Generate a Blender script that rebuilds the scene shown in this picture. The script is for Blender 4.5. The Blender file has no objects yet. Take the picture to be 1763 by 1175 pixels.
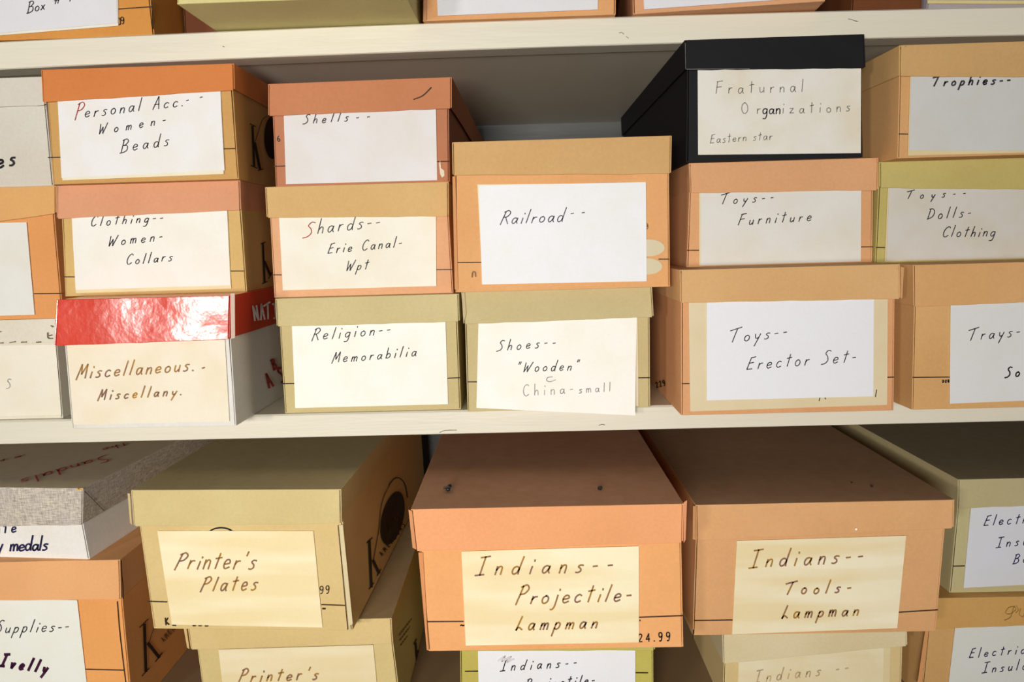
import bpy, bmesh, math, random
from math import sin, cos, radians, pi
from mathutils import Vector, Matrix, noise
random.seed(7)
SC = bpy.context.scene
COL = SC.collection
H = 1.45                      # height of the camera above the floor (m)

# ------------------------------------------------------------------ camera
F, PITCH, YAW, ROLL = 1090.0, radians(9), radians(1.0), radians(-1.6)
Fw = Vector((-sin(YAW)*cos(PITCH), cos(YAW)*cos(PITCH), -sin(PITCH)))
R0 = Vector((cos(YAW), sin(YAW), 0)); U0 = R0.cross(Fw)
Rt = R0*cos(ROLL) + U0*sin(ROLL); Up = U0*cos(ROLL) - R0*sin(ROLL)
CAM = Vector((0, 0, H))
cd = bpy.data.cameras.new('camera'); cam = bpy.data.objects.new('camera', cd); COL.objects.link(cam)
M = Matrix((Rt, Up, -Fw)).transposed().to_4x4(); M.translation = CAM
cam.matrix_world = M
cd.sensor_fit = 'HORIZONTAL'; cd.sensor_width = 36.0; cd.lens = F/1763*36; cd.clip_start = .01
SC.camera = cam
SC.view_settings.view_transform = 'Standard'; SC.view_settings.look = 'None'
SC.view_settings.gamma = 1.0; SC.view_settings.use_curve_mapping = False
SC.view_settings.exposure = 0.0

# ------------------------------------------------------------------ world and lights
w = bpy.data.worlds.new('world'); SC.world = w; w.use_nodes = True
w.node_tree.nodes['Background'].inputs[0].default_value = (1.0, .97, .93, 1)
w.node_tree.nodes['Background'].inputs[1].default_value = .015
def area(name, loc, target, size, size_y, power, col):
    ld = bpy.data.lights.new(name, 'AREA'); ld.shape = 'RECTANGLE'; ld.size = size; ld.size_y = size_y
    ld.energy = power; ld.color = col
    o = bpy.data.objects.new(name, ld); COL.objects.link(o); o.location = loc
    o.rotation_euler = (Vector(target)-Vector(loc)).to_track_quat('-Z', 'Y').to_euler(); return o
area('flash_bounce', (-.20, -.62, H-.03), (-.06, .5, H-.08), .30, .22, 10.5, (1.0, .965, .91))
area('window_light', (-.98, -.95, H+.05), (-.1, .5, H-.1),   .17, .15, 6.5, (1.0, .96, .90))  # small added light, placed to give the red lid its highlight
area('room_lamp', (.9, -1.6, H-.05), (.1, .5, H), .7, .7, 4, (.93, .96, 1.0))  # added weak fill from the right, not a known lamp
area('ceiling_light', (-.3, -.5, H+1.3), (0, .45, H-.2), .5, .5, .5, (.97, .98, 1.0))

# ------------------------------------------------------------------ pixel rays on real planes (photo taken as 1763 x 1175)
def ray(u, v): return Fw + Rt*((u-881.5)/F) - Up*((v-587.5)/F)
class Plane:
    def __init__(s, p, n): s.p = Vector(p); s.n = Vector(n).normalized()
    def at(s, u, v, off=0.0):
        d = ray(u, v); t = ((s.p-CAM).dot(s.n))/d.dot(s.n)
        return CAM + d*t - s.n*off
def front_plane(Y, yaw=0, u=880, v=600):
    a = radians(yaw); p = Plane((0, Y, 0), (0, 1, 0)).at(u, v)
    return Plane(p, (sin(a), cos(a), 0))

# ------------------------------------------------------------------ materials
def s2l(c): c = c/255; return c/12.92 if c <= .04045 else ((c+.055)/1.055)**2.4
def lin(c, k=1): return (min(1, s2l(c[0])*k), min(1, s2l(c[1])*k), min(1, s2l(c[2])*k), 1)
MATS = {}
class NT:
    def __init__(s, name):
        s.m = bpy.data.materials.new(name); s.m.use_nodes = True; s.t = s.m.node_tree
        s.b = s.t.nodes['Principled BSDF']
    def n(s, ty, **k):
        x = s.t.nodes.new(ty)
        for a, v in k.items():
            if a in x.inputs: x.inputs[a].default_value = v
            else: setattr(x, a, v)
        return x
    def l(s, a, b): s.t.links.new(a, b)
    def ramp(s, src, stops):
        r = s.n('ShaderNodeValToRGB'); e = r.color_ramp.elements
        while len(e) < len(stops): e.new(.5)
        for q, (p, c) in zip(e, stops): q.position = p; q.color = c
        s.l(src, r.inputs[0]); return r.outputs[0]
    def mix(s, fac, a, b, mode='MIX'):
        x = s.n('ShaderNodeMix', data_type='RGBA', blend_type=mode)
        for i, v in ((0, fac), (6, a), (7, b)):
            if hasattr(v, 'links'): s.l(v, x.inputs[i])
            else: x.inputs[i].default_value = v
        return x.outputs[2]
    def noise(s, vec, rnd, scale, det=3, rough=.5):
        x = s.n('ShaderNodeTexNoise', noise_dimensions='4D'); x.inputs['Scale'].default_value = scale
        x.inputs['Detail'].default_value = det; x.inputs['Roughness'].default_value = rough
        s.l(vec, x.inputs['Vector']); s.l(rnd, x.inputs['W']); return x.outputs[0]
    def base(s):
        tc = s.n('ShaderNodeTexCoord').outputs['Object']; oi = s.n('ShaderNodeObjectInfo').outputs['Random']
        mm = s.n('ShaderNodeMath', operation='MULTIPLY'); mm.inputs[1].default_value = 37.; s.l(oi, mm.inputs[0])
        return tc, mm.outputs[0]
G = lambda v: (v, v, v, 1)
def board_mat(col, dust=.0, gloss=.75, mott=1.0, smudge=1.0):
    key = ('board', col, dust, gloss, mott)
    if key in MATS: return MATS[key]
    N = NT('cardboard'); tc, r = N.base(); c = lin(col); g_ = (c[0]+c[1]+c[2])/3; c = tuple(min(.92, (x*.93+g_*.07)*1.02) for x in c[:3])+(1,)
    a = N.noise(tc, r, 14, 4)
    cc = N.mix(N.ramp(a, [(.3, G(0)), (.75, G(1))]), (c[0]*(1-.07*mott), c[1]*(1-.10*mott), c[2]*(1-.14*mott), 1), (min(1, c[0]*1.03), min(1, c[1]*1.05), min(1, c[2]*1.09), 1))
    f = N.noise(tc, r, 420, 2)
    cc = N.mix(.5, cc, N.ramp(f, [(.3, G(.88)), (.7, G(1.0))]), 'MULTIPLY')
    sm = N.noise(tc, r, 45, 5, .65)
    cc = N.mix(N.ramp(sm, [(.66, G(0)), (.80, G(.22*smudge))]), cc, (c[0]*.45, c[1]*.38, c[2]*.33, 1))
    sp = N.noise(tc, r, 260, 1)
    cc = N.mix(N.ramp(sp, [(.80, G(0)), (.84, G(.5*smudge))]), cc, (.06, .035, .02, 1))
    if dust:  # dust on upward faces, tinted darker to paint in shade on the lid tops
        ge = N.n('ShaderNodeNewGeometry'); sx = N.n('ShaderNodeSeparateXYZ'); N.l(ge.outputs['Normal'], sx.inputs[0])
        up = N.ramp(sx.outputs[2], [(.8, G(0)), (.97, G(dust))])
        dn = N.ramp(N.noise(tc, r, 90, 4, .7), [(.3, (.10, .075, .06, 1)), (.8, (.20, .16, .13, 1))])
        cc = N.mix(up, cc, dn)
    N.l(cc, N.b.inputs['Base Color']); N.b.inputs['Roughness'].default_value = gloss
    N.b.inputs['Specular IOR Level'].default_value = .25
    bp = N.n('ShaderNodeBump'); bp.inputs['Strength'].default_value = .12; bp.inputs['Distance'].default_value = .0006
    N.l(N.noise(tc, r, 160, 3), bp.inputs['Height']); N.l(bp.outputs[0], N.b.inputs['Normal'])
    MATS[key] = N.m; return N.m
def card_mat(col=(238, 238, 238), stain=.3, bands=0.0):
    key = ('card', col, stain, bands)
    if key in MATS: return MATS[key]
    N = NT('index_card'); tc, r = N.base(); c = lin(col)
    cc = N.mix(N.ramp(N.noise(tc, r, 32, 4, .5), [(.40, G(0)), (.78, G(stain))]), c, (c[0]*.86, c[1]*.74, c[2]*.50, 1))
    if bands:
        mp = N.n('ShaderNodeMapping'); mp.inputs['Scale'].default_value = (6, 1, 48); N.l(tc, mp.inputs[0])
        cc = N.mix(N.ramp(N.noise(mp.outputs[0], r, 1.2, 2, .4), [(.40, G(0)), (.62, G(bands))]), cc, (c[0]*.82, c[1]*.66, c[2]*.34, 1))
    cc = N.mix(.35, cc, N.ramp(N.noise(tc, r, 500, 2), [(.3, G(.93)), (.7, G(1.0))]), 'MULTIPLY')
    cc = N.mix(N.ramp(N.noise(tc, r, 60, 5, .7), [(.70, G(0)), (.86, G(.22))]), cc, (c[0]*.6, c[1]*.55, c[2]*.5, 1))
    N.l(cc, N.b.inputs['Base Color']); N.b.inputs['Roughness'].default_value = .6
    N.b.inputs['Specular IOR Level'].default_value = .3
    MATS[key] = N.m; return N.m
def ink_mat(col, col2=None, rough=.5):
    key = ('ink', col, col2)
    if key in MATS: return MATS[key]
    N = NT('ink'); tc, r = N.base()
    cc = N.mix(N.ramp(N.noise(tc, r, 95, 2), [(.38, G(0)), (.62, G(1))]), lin(col), lin(col2 or tuple(min(255, x+28) for x in col)))
    N.l(cc, N.b.inputs['Base Color']); N.b.inputs['Roughness'].default_value = rough
    N.b.inputs['Specular IOR Level'].default_value = .15
    MATS[key] = N.m; return N.m
INK = ink_mat((34, 33, 38), (70, 68, 74)); BLACK = ink_mat((18, 16, 20)); BROWN = ink_mat((172, 128, 56), (138, 104, 92))
PENCIL = ink_mat((132, 132, 134), (165, 163, 158)); NAVY = ink_mat((26, 26, 62), (50, 46, 90)); FAINT = ink_mat((196, 176, 130), (176, 150, 128))
TAN = ink_mat((176, 130, 60), (130, 100, 90)); GREYPEN = ink_mat((96, 96, 92), (120, 118, 112)); REDP = ink_mat((176, 62, 44), (150, 50, 46))
PRINT = ink_mat((52, 40, 34), (66, 52, 42)); PURPLE = ink_mat((44, 14, 44), (70, 30, 60)); REDINK = ink_mat((190, 70, 66), (150, 60, 60)); WHITEP = ink_mat((236, 232, 228))
SOFTPRINT = ink_mat((128, 96, 62), (140, 108, 74)); OFFW = card_mat((226, 220, 198), .5)

def paint_mat(col, name, bump=.4):
    N = NT(name); tc, r = N.base(); c = lin(col)
    mp = N.n('ShaderNodeMapping'); mp.inputs['Scale'].default_value = (3, 1, 30); N.l(tc, mp.inputs[0])
    cc = N.mix(N.ramp(N.noise(mp.outputs[0], r, 3, 5, .6), [(.3, G(0)), (.7, G(1))]), (c[0]*.965, c[1]*.965, c[2]*.95, 1), c)
    cc = N.mix(N.ramp(N.noise(tc, r, 34, 6, .7), [(.70, G(0)), (.76, G(.5))]), cc, (c[0]*.5, c[1]*.47, c[2]*.42, 1))
    N.l(cc, N.b.inputs['Base Color']); N.b.inputs['Roughness'].default_value = .45
    bp = N.n('ShaderNodeBump'); bp.inputs['Strength'].default_value = bump; bp.inputs['Distance'].default_value = .001
    N.l(N.noise(mp.outputs[0], r, 9, 4), bp.inputs['Height']); N.l(bp.outputs[0], N.b.inputs['Normal'])
    return N.m
def gloss_mat(col):
    N = NT('glossy_paper'); tc, r = N.base(); c = lin(col)
    cc = N.mix(N.ramp(N.noise(tc, r, 24, 4), [(.3, G(0)), (.7, G(1))]), (c[0]*.9, c[1]*.85, c[2]*.85, 1), (c[0], c[1]*1.15, c[2]*1.15, 1))
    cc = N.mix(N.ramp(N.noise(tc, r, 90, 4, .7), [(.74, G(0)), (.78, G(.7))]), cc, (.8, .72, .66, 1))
    N.l(cc, N.b.inputs['Base Color']); N.b.inputs['Roughness'].default_value = .2; N.b.inputs['Specular IOR Level'].default_value = .9
    bp = N.n('ShaderNodeBump'); bp.inputs['Strength'].default_value = .2; bp.inputs['Distance'].default_value = .0012
    N.l(N.noise(tc, r, 140, 3), bp.inputs['Height'])
    b2 = N.n('ShaderNodeBump'); b2.inputs['Strength'].default_value = .4; b2.inputs['Distance'].default_value = .006
    N.l(N.noise(tc, r, 16, 1), b2.inputs['Height']); N.l(bp.outputs[0], b2.inputs['Normal']); N.l(b2.outputs[0], N.b.inputs['Normal'])
    return N.m
def cloth_mat():
    N = NT('linen_print_paper'); tc, r = N.base()
    def th(sc):
        mp = N.n('ShaderNodeMapping'); mp.inputs['Scale'].default_value = sc; N.l(tc, mp.inputs[0])
        return N.noise(mp.outputs[0], r, 1, 2, .6)
    a = N.mix(.5, N.ramp(th((160, 160, 1500)), [(.35, G(0)), (.65, G(1))]), N.ramp(th((1500, 1500, 160)), [(.35, G(0)), (.65, G(1))]))
    cc = N.mix(a, (.24, .20, .19, 1), (.80, .71, .56, 1))
    cc = N.mix(N.ramp(N.noise(tc, r, 30, 3), [(.4, G(0)), (.7, G(.3))]), cc, (.45, .42, .46, 1))
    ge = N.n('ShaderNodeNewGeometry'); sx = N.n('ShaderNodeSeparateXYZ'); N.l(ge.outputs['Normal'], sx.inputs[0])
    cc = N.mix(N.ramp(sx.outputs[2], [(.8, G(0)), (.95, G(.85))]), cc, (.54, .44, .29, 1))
    N.l(cc, N.b.inputs['Base Color']); N.b.inputs['Roughness'].default_value = .75
    return N.m

# ------------------------------------------------------------------ meshes
def link(name, verts, faces, mat, parent, origin=None, bevel=0, label=None, smooth=False):
    o0 = Vector(origin) if origin is not None else (parent_origin(parent) if parent else Vector((0, 0, 0)))
    me = bpy.data.meshes.new(name); me.from_pydata([tuple(Vector(v)-o0) for v in verts], [], faces); me.update()
    bm = bmesh.new(); bm.from_mesh(me); bmesh.ops.recalc_face_normals(bm, faces=bm.faces) if bevel or len(faces) > 5 else None
    bm.to_mesh(me); bm.free()
    me.materials.append(mat)
    if smooth:
        for p in me.polygons: p.use_smooth = True
    o = bpy.data.objects.new(name, me); COL.objects.link(o)
    if parent: o.parent = parent; o['_'] = 0; del o['_']
    ORI[o.name] = o0
    if parent is None: o.location = o0
    if bevel:
        b = o.modifiers.new('bevel', 'BEVEL'); b.width = bevel; b.segments = 2; b.limit_method = 'ANGLE'; b.angle_limit = radians(50)
    if label: o['label'] = label
    return o
ORI = {}
def parent_origin(p): return ORI[p.name]
def empty(name, loc, label, cat, group=None):
    o = bpy.data.objects.new(name, None); COL.objects.link(o); o.location = loc; o.empty_display_size = .02
    ORI[o.name] = Vector(loc); o['label'] = label; o['category'] = cat
    if group: o['group'] = group
    return o
class MB:
    def __init__(s): s.v = []; s.f = []
    def slab(s, a, b, c, d, back, nx=1, ny=1, wav=0, seed=0, edge=0):
        """sheet with corners a b c d (TL TR BR BL) and thickness vector back; wav bows it, edge frays the lower rim"""
        a, b, c, d, back = map(Vector, (a, b, c, d, back)); i0 = len(s.v); bn = back.normalized()
        for k in (0, 1):
            for j in range(ny+1):
                for i in range(nx+1):
                    u, t = i/nx, j/ny
                    p = (a.lerp(b, u)).lerp(d.lerp(c, u), t) + back*k
                    if wav: p -= bn*wav*(noise.noise(Vector((u*3.1, t*1.7, seed*3.3)))+.4*noise.noise(Vector((u*9, t*4, seed*5.1))))
                    if edge and j == ny: p += (a-d).normalized()*edge*noise.noise(Vector((u*11, 2.2, seed*7.7)))
                    s.v.append(p)
        W = nx+1; S = W*(ny+1); ix = lambda i, j, k: i0+k*S+j*W+i
        for j in range(ny):
            for i in range(nx):
                s.f.append((ix(i, j, 0), ix(i, j+1, 0), ix(i+1, j+1, 0), ix(i+1, j, 0)))
                s.f.append((ix(i, j, 1), ix(i+1, j, 1), ix(i+1, j+1, 1), ix(i, j+1, 1)))
        for i in range(nx):
            s.f.append((ix(i, 0, 0), ix(i+1, 0, 0), ix(i+1, 0, 1), ix(i, 0, 1)))
            s.f.append((ix(i, ny, 0), ix(i, ny, 1), ix(i+1, ny, 1), ix(i+1, ny, 0)))
        for j in range(ny):
            s.f.append((ix(0, j, 0), ix(0, j, 1), ix(0, j+1, 1), ix(0, j+1, 0)))
            s.f.append((ix(nx, j, 0), ix(nx, j+1, 0), ix(nx, j+1, 1), ix(nx, j, 1)))
    def poly(s, pts): i = len(s.v); s.v += pts; s.f.append(tuple(range(i, i+len(pts))))
    def ribbon(s, pts, wd, mapf, taper=False):
        """flat pen stroke through 2-D points, laid on a surface by mapf"""
        n = len(pts)
        if n < 2: return
        L, Rr = [], []
        for i in range(n):
            p0 = pts[max(0, i-1)]; p1 = pts[min(n-1, i+1)]
            dx, dy = p1[0]-p0[0], p1[1]-p0[1]; m = math.hypot(dx, dy) or 1e-6
            k = wd/2*(1 if not taper else (.55+.45*sin(pi*min(1, (i+.5)/n)))); nx, ny = -dy/m*k, dx/m*k
            ex, ey = (0, 0)
            if i == 0: ex, ey = -dx/m*k*.6, -dy/m*k*.6
            if i == n-1: ex, ey = dx/m*k*.6, dy/m*k*.6
            L.append(mapf(pts[i][0]+nx+ex, pts[i][1]+ny+ey)); Rr.append(mapf(pts[i][0]-nx+ex, pts[i][1]-ny+ey))
        i0 = len(s.v)
        for a, b in zip(L, Rr): s.v += [a, b]
        for i in range(n-1): s.f.append((i0+2*i, i0+2*i+1, i0+2*i+3, i0+2*i+2))
    def build(s, name, mat, parent, **k): return link(name, s.v, s.f, mat, parent, **k)

# ------------------------------------------------------------------ stroke alphabet (tenths of the capital height)
GL = {
'a': (4.6, "4.2 4 2.8 5 1 4.3 .3 2 1.1 .2 2.6 .6 4.1 3.4;4.4 4.8 4 1.6 4.8 0"), 'b': (4.2, "/.9 10 .3 0;.4 2.5 2 5 4 4 4 1.5 2 0 .4 .8"),
'c': (4, "4 4.3 2.5 5 .8 3.8 .4 1.5 1.8 0 4 .8"), 'd': (4.6, "4 4 2.5 5 .7 4 .3 1.5 1.5 0 3.3 1 4.2 3.5;5.2 10 4.2 3 4.3 0"),
'e': (4, ".5 2.4 3.6 3 3.5 4.5 2 5 .6 3.8 .3 1.5 1.6 0 4 .9"), 'g': (4.2, "4 4.3 2.3 5 .5 3.5 .6 1 2.2 .3 4 2.5;4.2 4.8 3.8 -1 2.6 -4 .3 -4.2"),
'h': (4, "/1.2 10 .3 0;.5 2.5 2.3 4.8 3.8 4 3.8 0"), 'i': (1.4, "/1 4.8 .6 0;/1.6 8 1.7 7.2"), 'j': (1.8, "1.8 5 1.4 -2 .4 -4.3 -.8 -4.5;/2.2 8 2.3 7.2"),
'k': (4, "/.8 10 .2 0;/3.8 4.8 .6 2 4 0"), 'l': (1.6, "/1.6 10 .3 0"), 'm': (5.8, "/.5 5 .2 0;.4 3 1.8 5 2.8 4.2 2.6 0;2.7 3 4.2 5 5.4 4.2 5.4 0"),
'n': (3.8, "/.5 5 .2 0;.4 2.8 2 4.9 3.6 4.2 3.5 0"), 'o': (4.2, "2.3 5 .6 3.9 .4 1.4 1.8 0 3.7 1 4 3.4 2.6 5 2 4.8"),
'p': (4.2, "/.9 5 -.4 -5;.6 3.5 2.2 5 4 4 3.6 1.2 1.8 0 .3 1"), 'r': (3.2, "/.7 5 .3 0;.5 2.8 1.8 4.6 3.4 4.8"),
's': (3.6, "3.8 4.8 2 5 1 3.9 2.6 2.6 3 1 1.6 0 .1 .2"), 't': (3.6, "/2.4 9 1.5 0;/.2 6 4 6.6"), 'u': (4, ".5 4.8 .4 1.2 1.6 0 3.4 1.6;/3.9 4.8 3.8 0"),
'x': (4, "/3.8 5 .2 0;/.6 5 3.6 0"), 'v': (4, "/.3 5 1.8 0 4 5"), 'y': (4.2, ".5 4.8 1 1.8 2.2 1.4 3.6 2.2;/4.6 4.8 1 -4.8"), 'z': (4, "/.5 4.6 3.8 4.6 .3 .2 4 .2"),
'A': (5.4, "/0 0 3.6 10 5.2 0;/.8 3.6 4.8 3.8"), 'B': (5.6, "/1.6 9.5 .2 0;.6 9.3 4 10 5.6 8 3.4 5.6 1.6 5.4;1.4 5.3 5 4.6 5.2 1.4 2.6 0 -.8 -.4"),
'C': (5.6, "6 8.6 4.4 10 1.6 8 .4 4 1.4 .6 3.6 0 5.6 1.4"), 'D': (6.2, "/1.8 9 .6 0;.6 9.2 4.4 9 6.4 6 5 2 .2 0"),
'E': (5.2, "/5.6 9.8 2 9.2 .2 .2 4.6 .4;/1.2 5 4.8 5.4"), 'F': (5.6, "/1.8 9.4 0 0;/1 9.4 6.2 10;/.8 5 5 5.4"),
'I': (5.2, "/3.2 10 2.2 0;/.4 9.6 6 10.2;/-.6 -.2 4.6 .2"), 'K': (5, "/1.6 10 .4 0;/5.4 9.6 1 4.6 5 0"), 'L': (4.4, "/2.2 10 .2 0;.2 0 1.6 2 4.6 .3"),
'M': (7, "/0 -.6 2.4 9.6 3.4 3 6.8 9.6 6.8 .2"), 'N': (5, "/0 0 0 10 5 0 5 10"), 'O': (6.2, "3.4 10 .8 7.6 .4 3 2.8 0 5.8 2.4 6 7 4 9.8 3 9.9"),
'P': (5.2, "/2 9.6 -.2 -.6;.8 9 4 10.2 5.8 8.2 4 5.6 1.2 5"), 'R': (5.6, "/2 9.6 -.2 -.6;.8 9 4 10.2 5.8 8.2 4 5.6 1.2 5;/2.6 5.2 5.6 0"),
'S': (5, "5.6 9.4 3.2 10 1.6 7.8 3.6 5.4 4.4 2.4 2.6 .2 -.4 -.4"), 'T': (6.4, "/-2.2 8.6 6.8 10.6;/3.4 9.6 1.2 0"), 'W': (8, "/1 9.6 1 0 4 6.4 4.6 0 8.6 10"),
'-': (3, "/.2 3.2 2.8 3.4"), "'": (1.4, "/1.4 10 .9 7.6"), '"': (2.4, "/1 10 .6 7.6;/2.6 10 2.2 7.6"), '.': (1, "/.3 .4 .8 0"), ' ': (3.4, ""),
'#': (5, "/2 9 .8 0;/4.4 9 3.2 0;/0 6.2 5.4 6.6;/-.4 2.8 5 3.2"), '1': (2, "/2 10 .6 0"), '2': (4.8, ".4 8 2 10 4.4 9.4 4.4 6.6 .4 0;/.4 0 4.8 0"),
'4': (5, "/3.8 0 3.8 10 .2 3 5 3"), '9': (4.8, "4.6 6.8 3 4.6 .8 5.4 .6 8.8 2.6 10 4.6 8.6 4.6 5 3.2 .4 1 .1"), '0': (4.6, "2.4 10 .7 8 .5 3 2.4 0 4.3 2 4.3 8 2.4 10"),
'6': (4.6, "4 9.8 1.4 7 .6 2.6 2.6 0 4.6 2 3.6 5 1 4"), '&': (5, "5 3 3.6 5 1 4 .6 1.6 2.4 .2 4.4 .6"),
}
def catmull(p, k=5):
    if len(p) < 3: return p
    q = [p[0]]+p+[p[-1]]; out = []
    for i in range(1, len(q)-2):
        for j in range(k):
            t = j/k; a, b, c, d = q[i-1:i+3]
            out.append(tuple(.5*((2*b[m])+(-a[m]+c[m])*t+(2*a[m]-5*b[m]+4*c[m]-d[m])*t*t+(-a[m]+3*b[m]-3*c[m]+d[m])*t**3) for m in (0, 1)))
    return out+[p[-1]]
def write(mb, mapf, text, x0, y0, x1, y1, cap, pen=1.6, shear=.32, up=None, jit=.5, wide=.92, xh=.88):
    """letters spread from (x0,y0) to (x1,y1) on the baseline; cap is the capital height"""
    L = math.hypot(x1-x0, y1-y0); ex, ey = (x1-x0)/L, (y1-y0)/L
    ux, uy = up if up else (ey, -ex)
    ws = [GL[c][0] for c in text]; sx = cap/10*wide; tot = sum(ws)*sx
    gap = (L-tot)/max(1, len(text)-1)
    if gap < -.05*cap: sx *= L/(tot*1.04); gap = (L-sum(ws)*sx)/max(1, len(text)-1)
    x = 0
    for c, wd in zip(text, ws):
        jy = random.uniform(-jit, jit); js = random.uniform(.94, 1.07)
        for st in GL[c][1].split(';'):
            if not st: continue
            straight = st[0] == '/'; v = list(map(float, st.lstrip('/').split())); P = list(zip(v[::2], v[1::2]))
            if not straight: P = catmull(P)
            elif len(P) > 2 or True:
                Q = []
                for a, b in zip(P, P[1:]): Q += [(a[0]+(b[0]-a[0])*t/3, a[1]+(b[1]-a[1])*t/3) for t in range(3)]
                P = Q+[P[-1]]
            pts = []
            for gx, gy in P:
                if xh != 1 and c.islower() and gy < 5.2: gy *= xh
                a = x+(gx+gy*shear)*sx; b = gy*cap/10*js+jy
                pts.append((x0+ex*a+ux*b, y0+ey*a+uy*b))
            if straight and len(P) > 4:      # keep corners crisp: one ribbon per leg
                for i in range(0, len(pts)-1, 3): mb.ribbon(pts[i:i+4], pen, mapf)
            else: mb.ribbon(pts, pen, mapf)
        x += wd*sx+gap

# ------------------------------------------------------------------ boxes
PT = .0009
def extend(top, bot, z):      # point on the line top-bot at height z, without running out sideways
    d = top-bot
    if abs(d.z) < 1e-6: return Vector((top.x, top.y, z))
    p = top + d*((z-top.z)/d.z)*.35; return Vector((p.x, p.y, z))
def shoebox(label, group, Y, zt, zb, lid, body, lc, bc, cards=(), lines=None, yaw=0, L=.30, uref=None, dust=.0, lmat=None, bmat=None, name='shoebox', tilt=0, cat='shoebox', slope=0, snap=True):
    u0 = uref if uref is not None else sum(p[0] for p in lid)/4
    pb = front_plane(Y, yaw, u0, 600); pl = Plane(pb.p-pb.n*.0022, pb.n)
    D = pb.n*L; zt += H; zb += H
    B = [pb.at(*p) for p in body]; Q = [pl.at(*p) for p in lid]
    if snap:
        for i in (2, 3): B[i].z = zb
        for i in (0, 1): Q[i].z = zt
    if tilt:                                     # the lid's front hangs open at its lower rim
        for i in (2, 3): Q[i] -= pl.n*tilt
    Bt = [extend(B[0], B[3], zt-.0022), extend(B[1], B[2], zt-.0022)]
    Bt[0].x = max(Bt[0].x, Q[0].x+.0016); Bt[1].x = min(Bt[1].x, Q[1].x-.0016)
    base = (B[2]+B[3])/2
    e = empty(name, base, label, cat, group); n = pb.n; rt = Vector((n.y, -n.x, 0)); z = Vector((0, 0, 1))
    sd = random.random()*50
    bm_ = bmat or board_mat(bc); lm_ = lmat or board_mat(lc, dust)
    m = MB()
    gi = rt*(PT+.00035)
    m.slab(Bt[0]+gi, Bt[1]-gi, B[2]-gi, B[3]+gi, n*PT, 10, 4, .0003, sd)
    m.slab(Bt[0]+D, Bt[1]+D, B[2]+D, B[3]+D, n*PT)
    g = n*.00025
    m.slab(Bt[0]+g, Bt[0]+D, B[3]+D, B[3]+g, rt*PT, 6, 3, .0003, sd+1)
    m.slab(Bt[1]+g, Bt[1]+D, B[2]+D, B[2]+g, -rt*PT, 6, 3, .0003, sd+2)
    m.slab(B[3]+g, B[2]+g, B[2]+D, B[3]+D, z*PT)
    bo = m.build('body', bm_, e, bevel=.0004)
    m = MB(); q = .0005
    m.slab(Q[0]+gi, Q[1]-gi, Q[2]-gi, Q[3]+gi, n*PT, 14, 3, .0004, sd+3, .0006)
    m.slab(Q[0]+D, Q[1]+D, Q[2]+D, Q[3]+D, n*PT)
    dv = D+n*.0035
    m.slab(Q[0]+g, Q[0]+dv, Q[3]+dv, Q[3]+g+z*.0008, rt*PT, 8, 2, .0003, sd+4, .0004)
    m.slab(Q[1]+g, Q[1]+dv, Q[2]+dv, Q[2]+g+z*.0008, -rt*PT, 8, 2, .0003, sd+5, .0004)
    m.slab(Q[0]+g, Q[1]+g, Q[1]+dv, Q[0]+dv, -z*PT, 6, 6, 0, sd+6)
    lo = m.build('lid', lm_, e, bevel=.0006)
    S = dict(e=e, body=bo, lid=lo, pb=pb, pl=pl, n=n, rt=rt, Y=Y,
             right=Plane(B[2], D.cross(Bt[1]-B[2])), left=Plane(B[3], D.cross(Bt[0]-B[3])*-1), lidright=Plane(Q[1], D.cross(Q[1]-Q[2])), lidleft=Plane(Q[0], D.cross(Q[0]-Q[3])*-1), zb=zb, top=Plane((0, 0, zt), (0, 0, -1)),
             Q=Q, B=B, Bt=Bt)
    for c in cards: card(S, **c)
    for (xa, ya, xb, yb) in lines or ():
        m = MB(); m.ribbon([(xa, ya), ((xa+xb)/2, (ya+yb)/2), (xb, yb)], 1.7, lambda u, v: pb.at(u, v, .0006)); m.build('printed_line', PRINT, bo)
    return S
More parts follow.
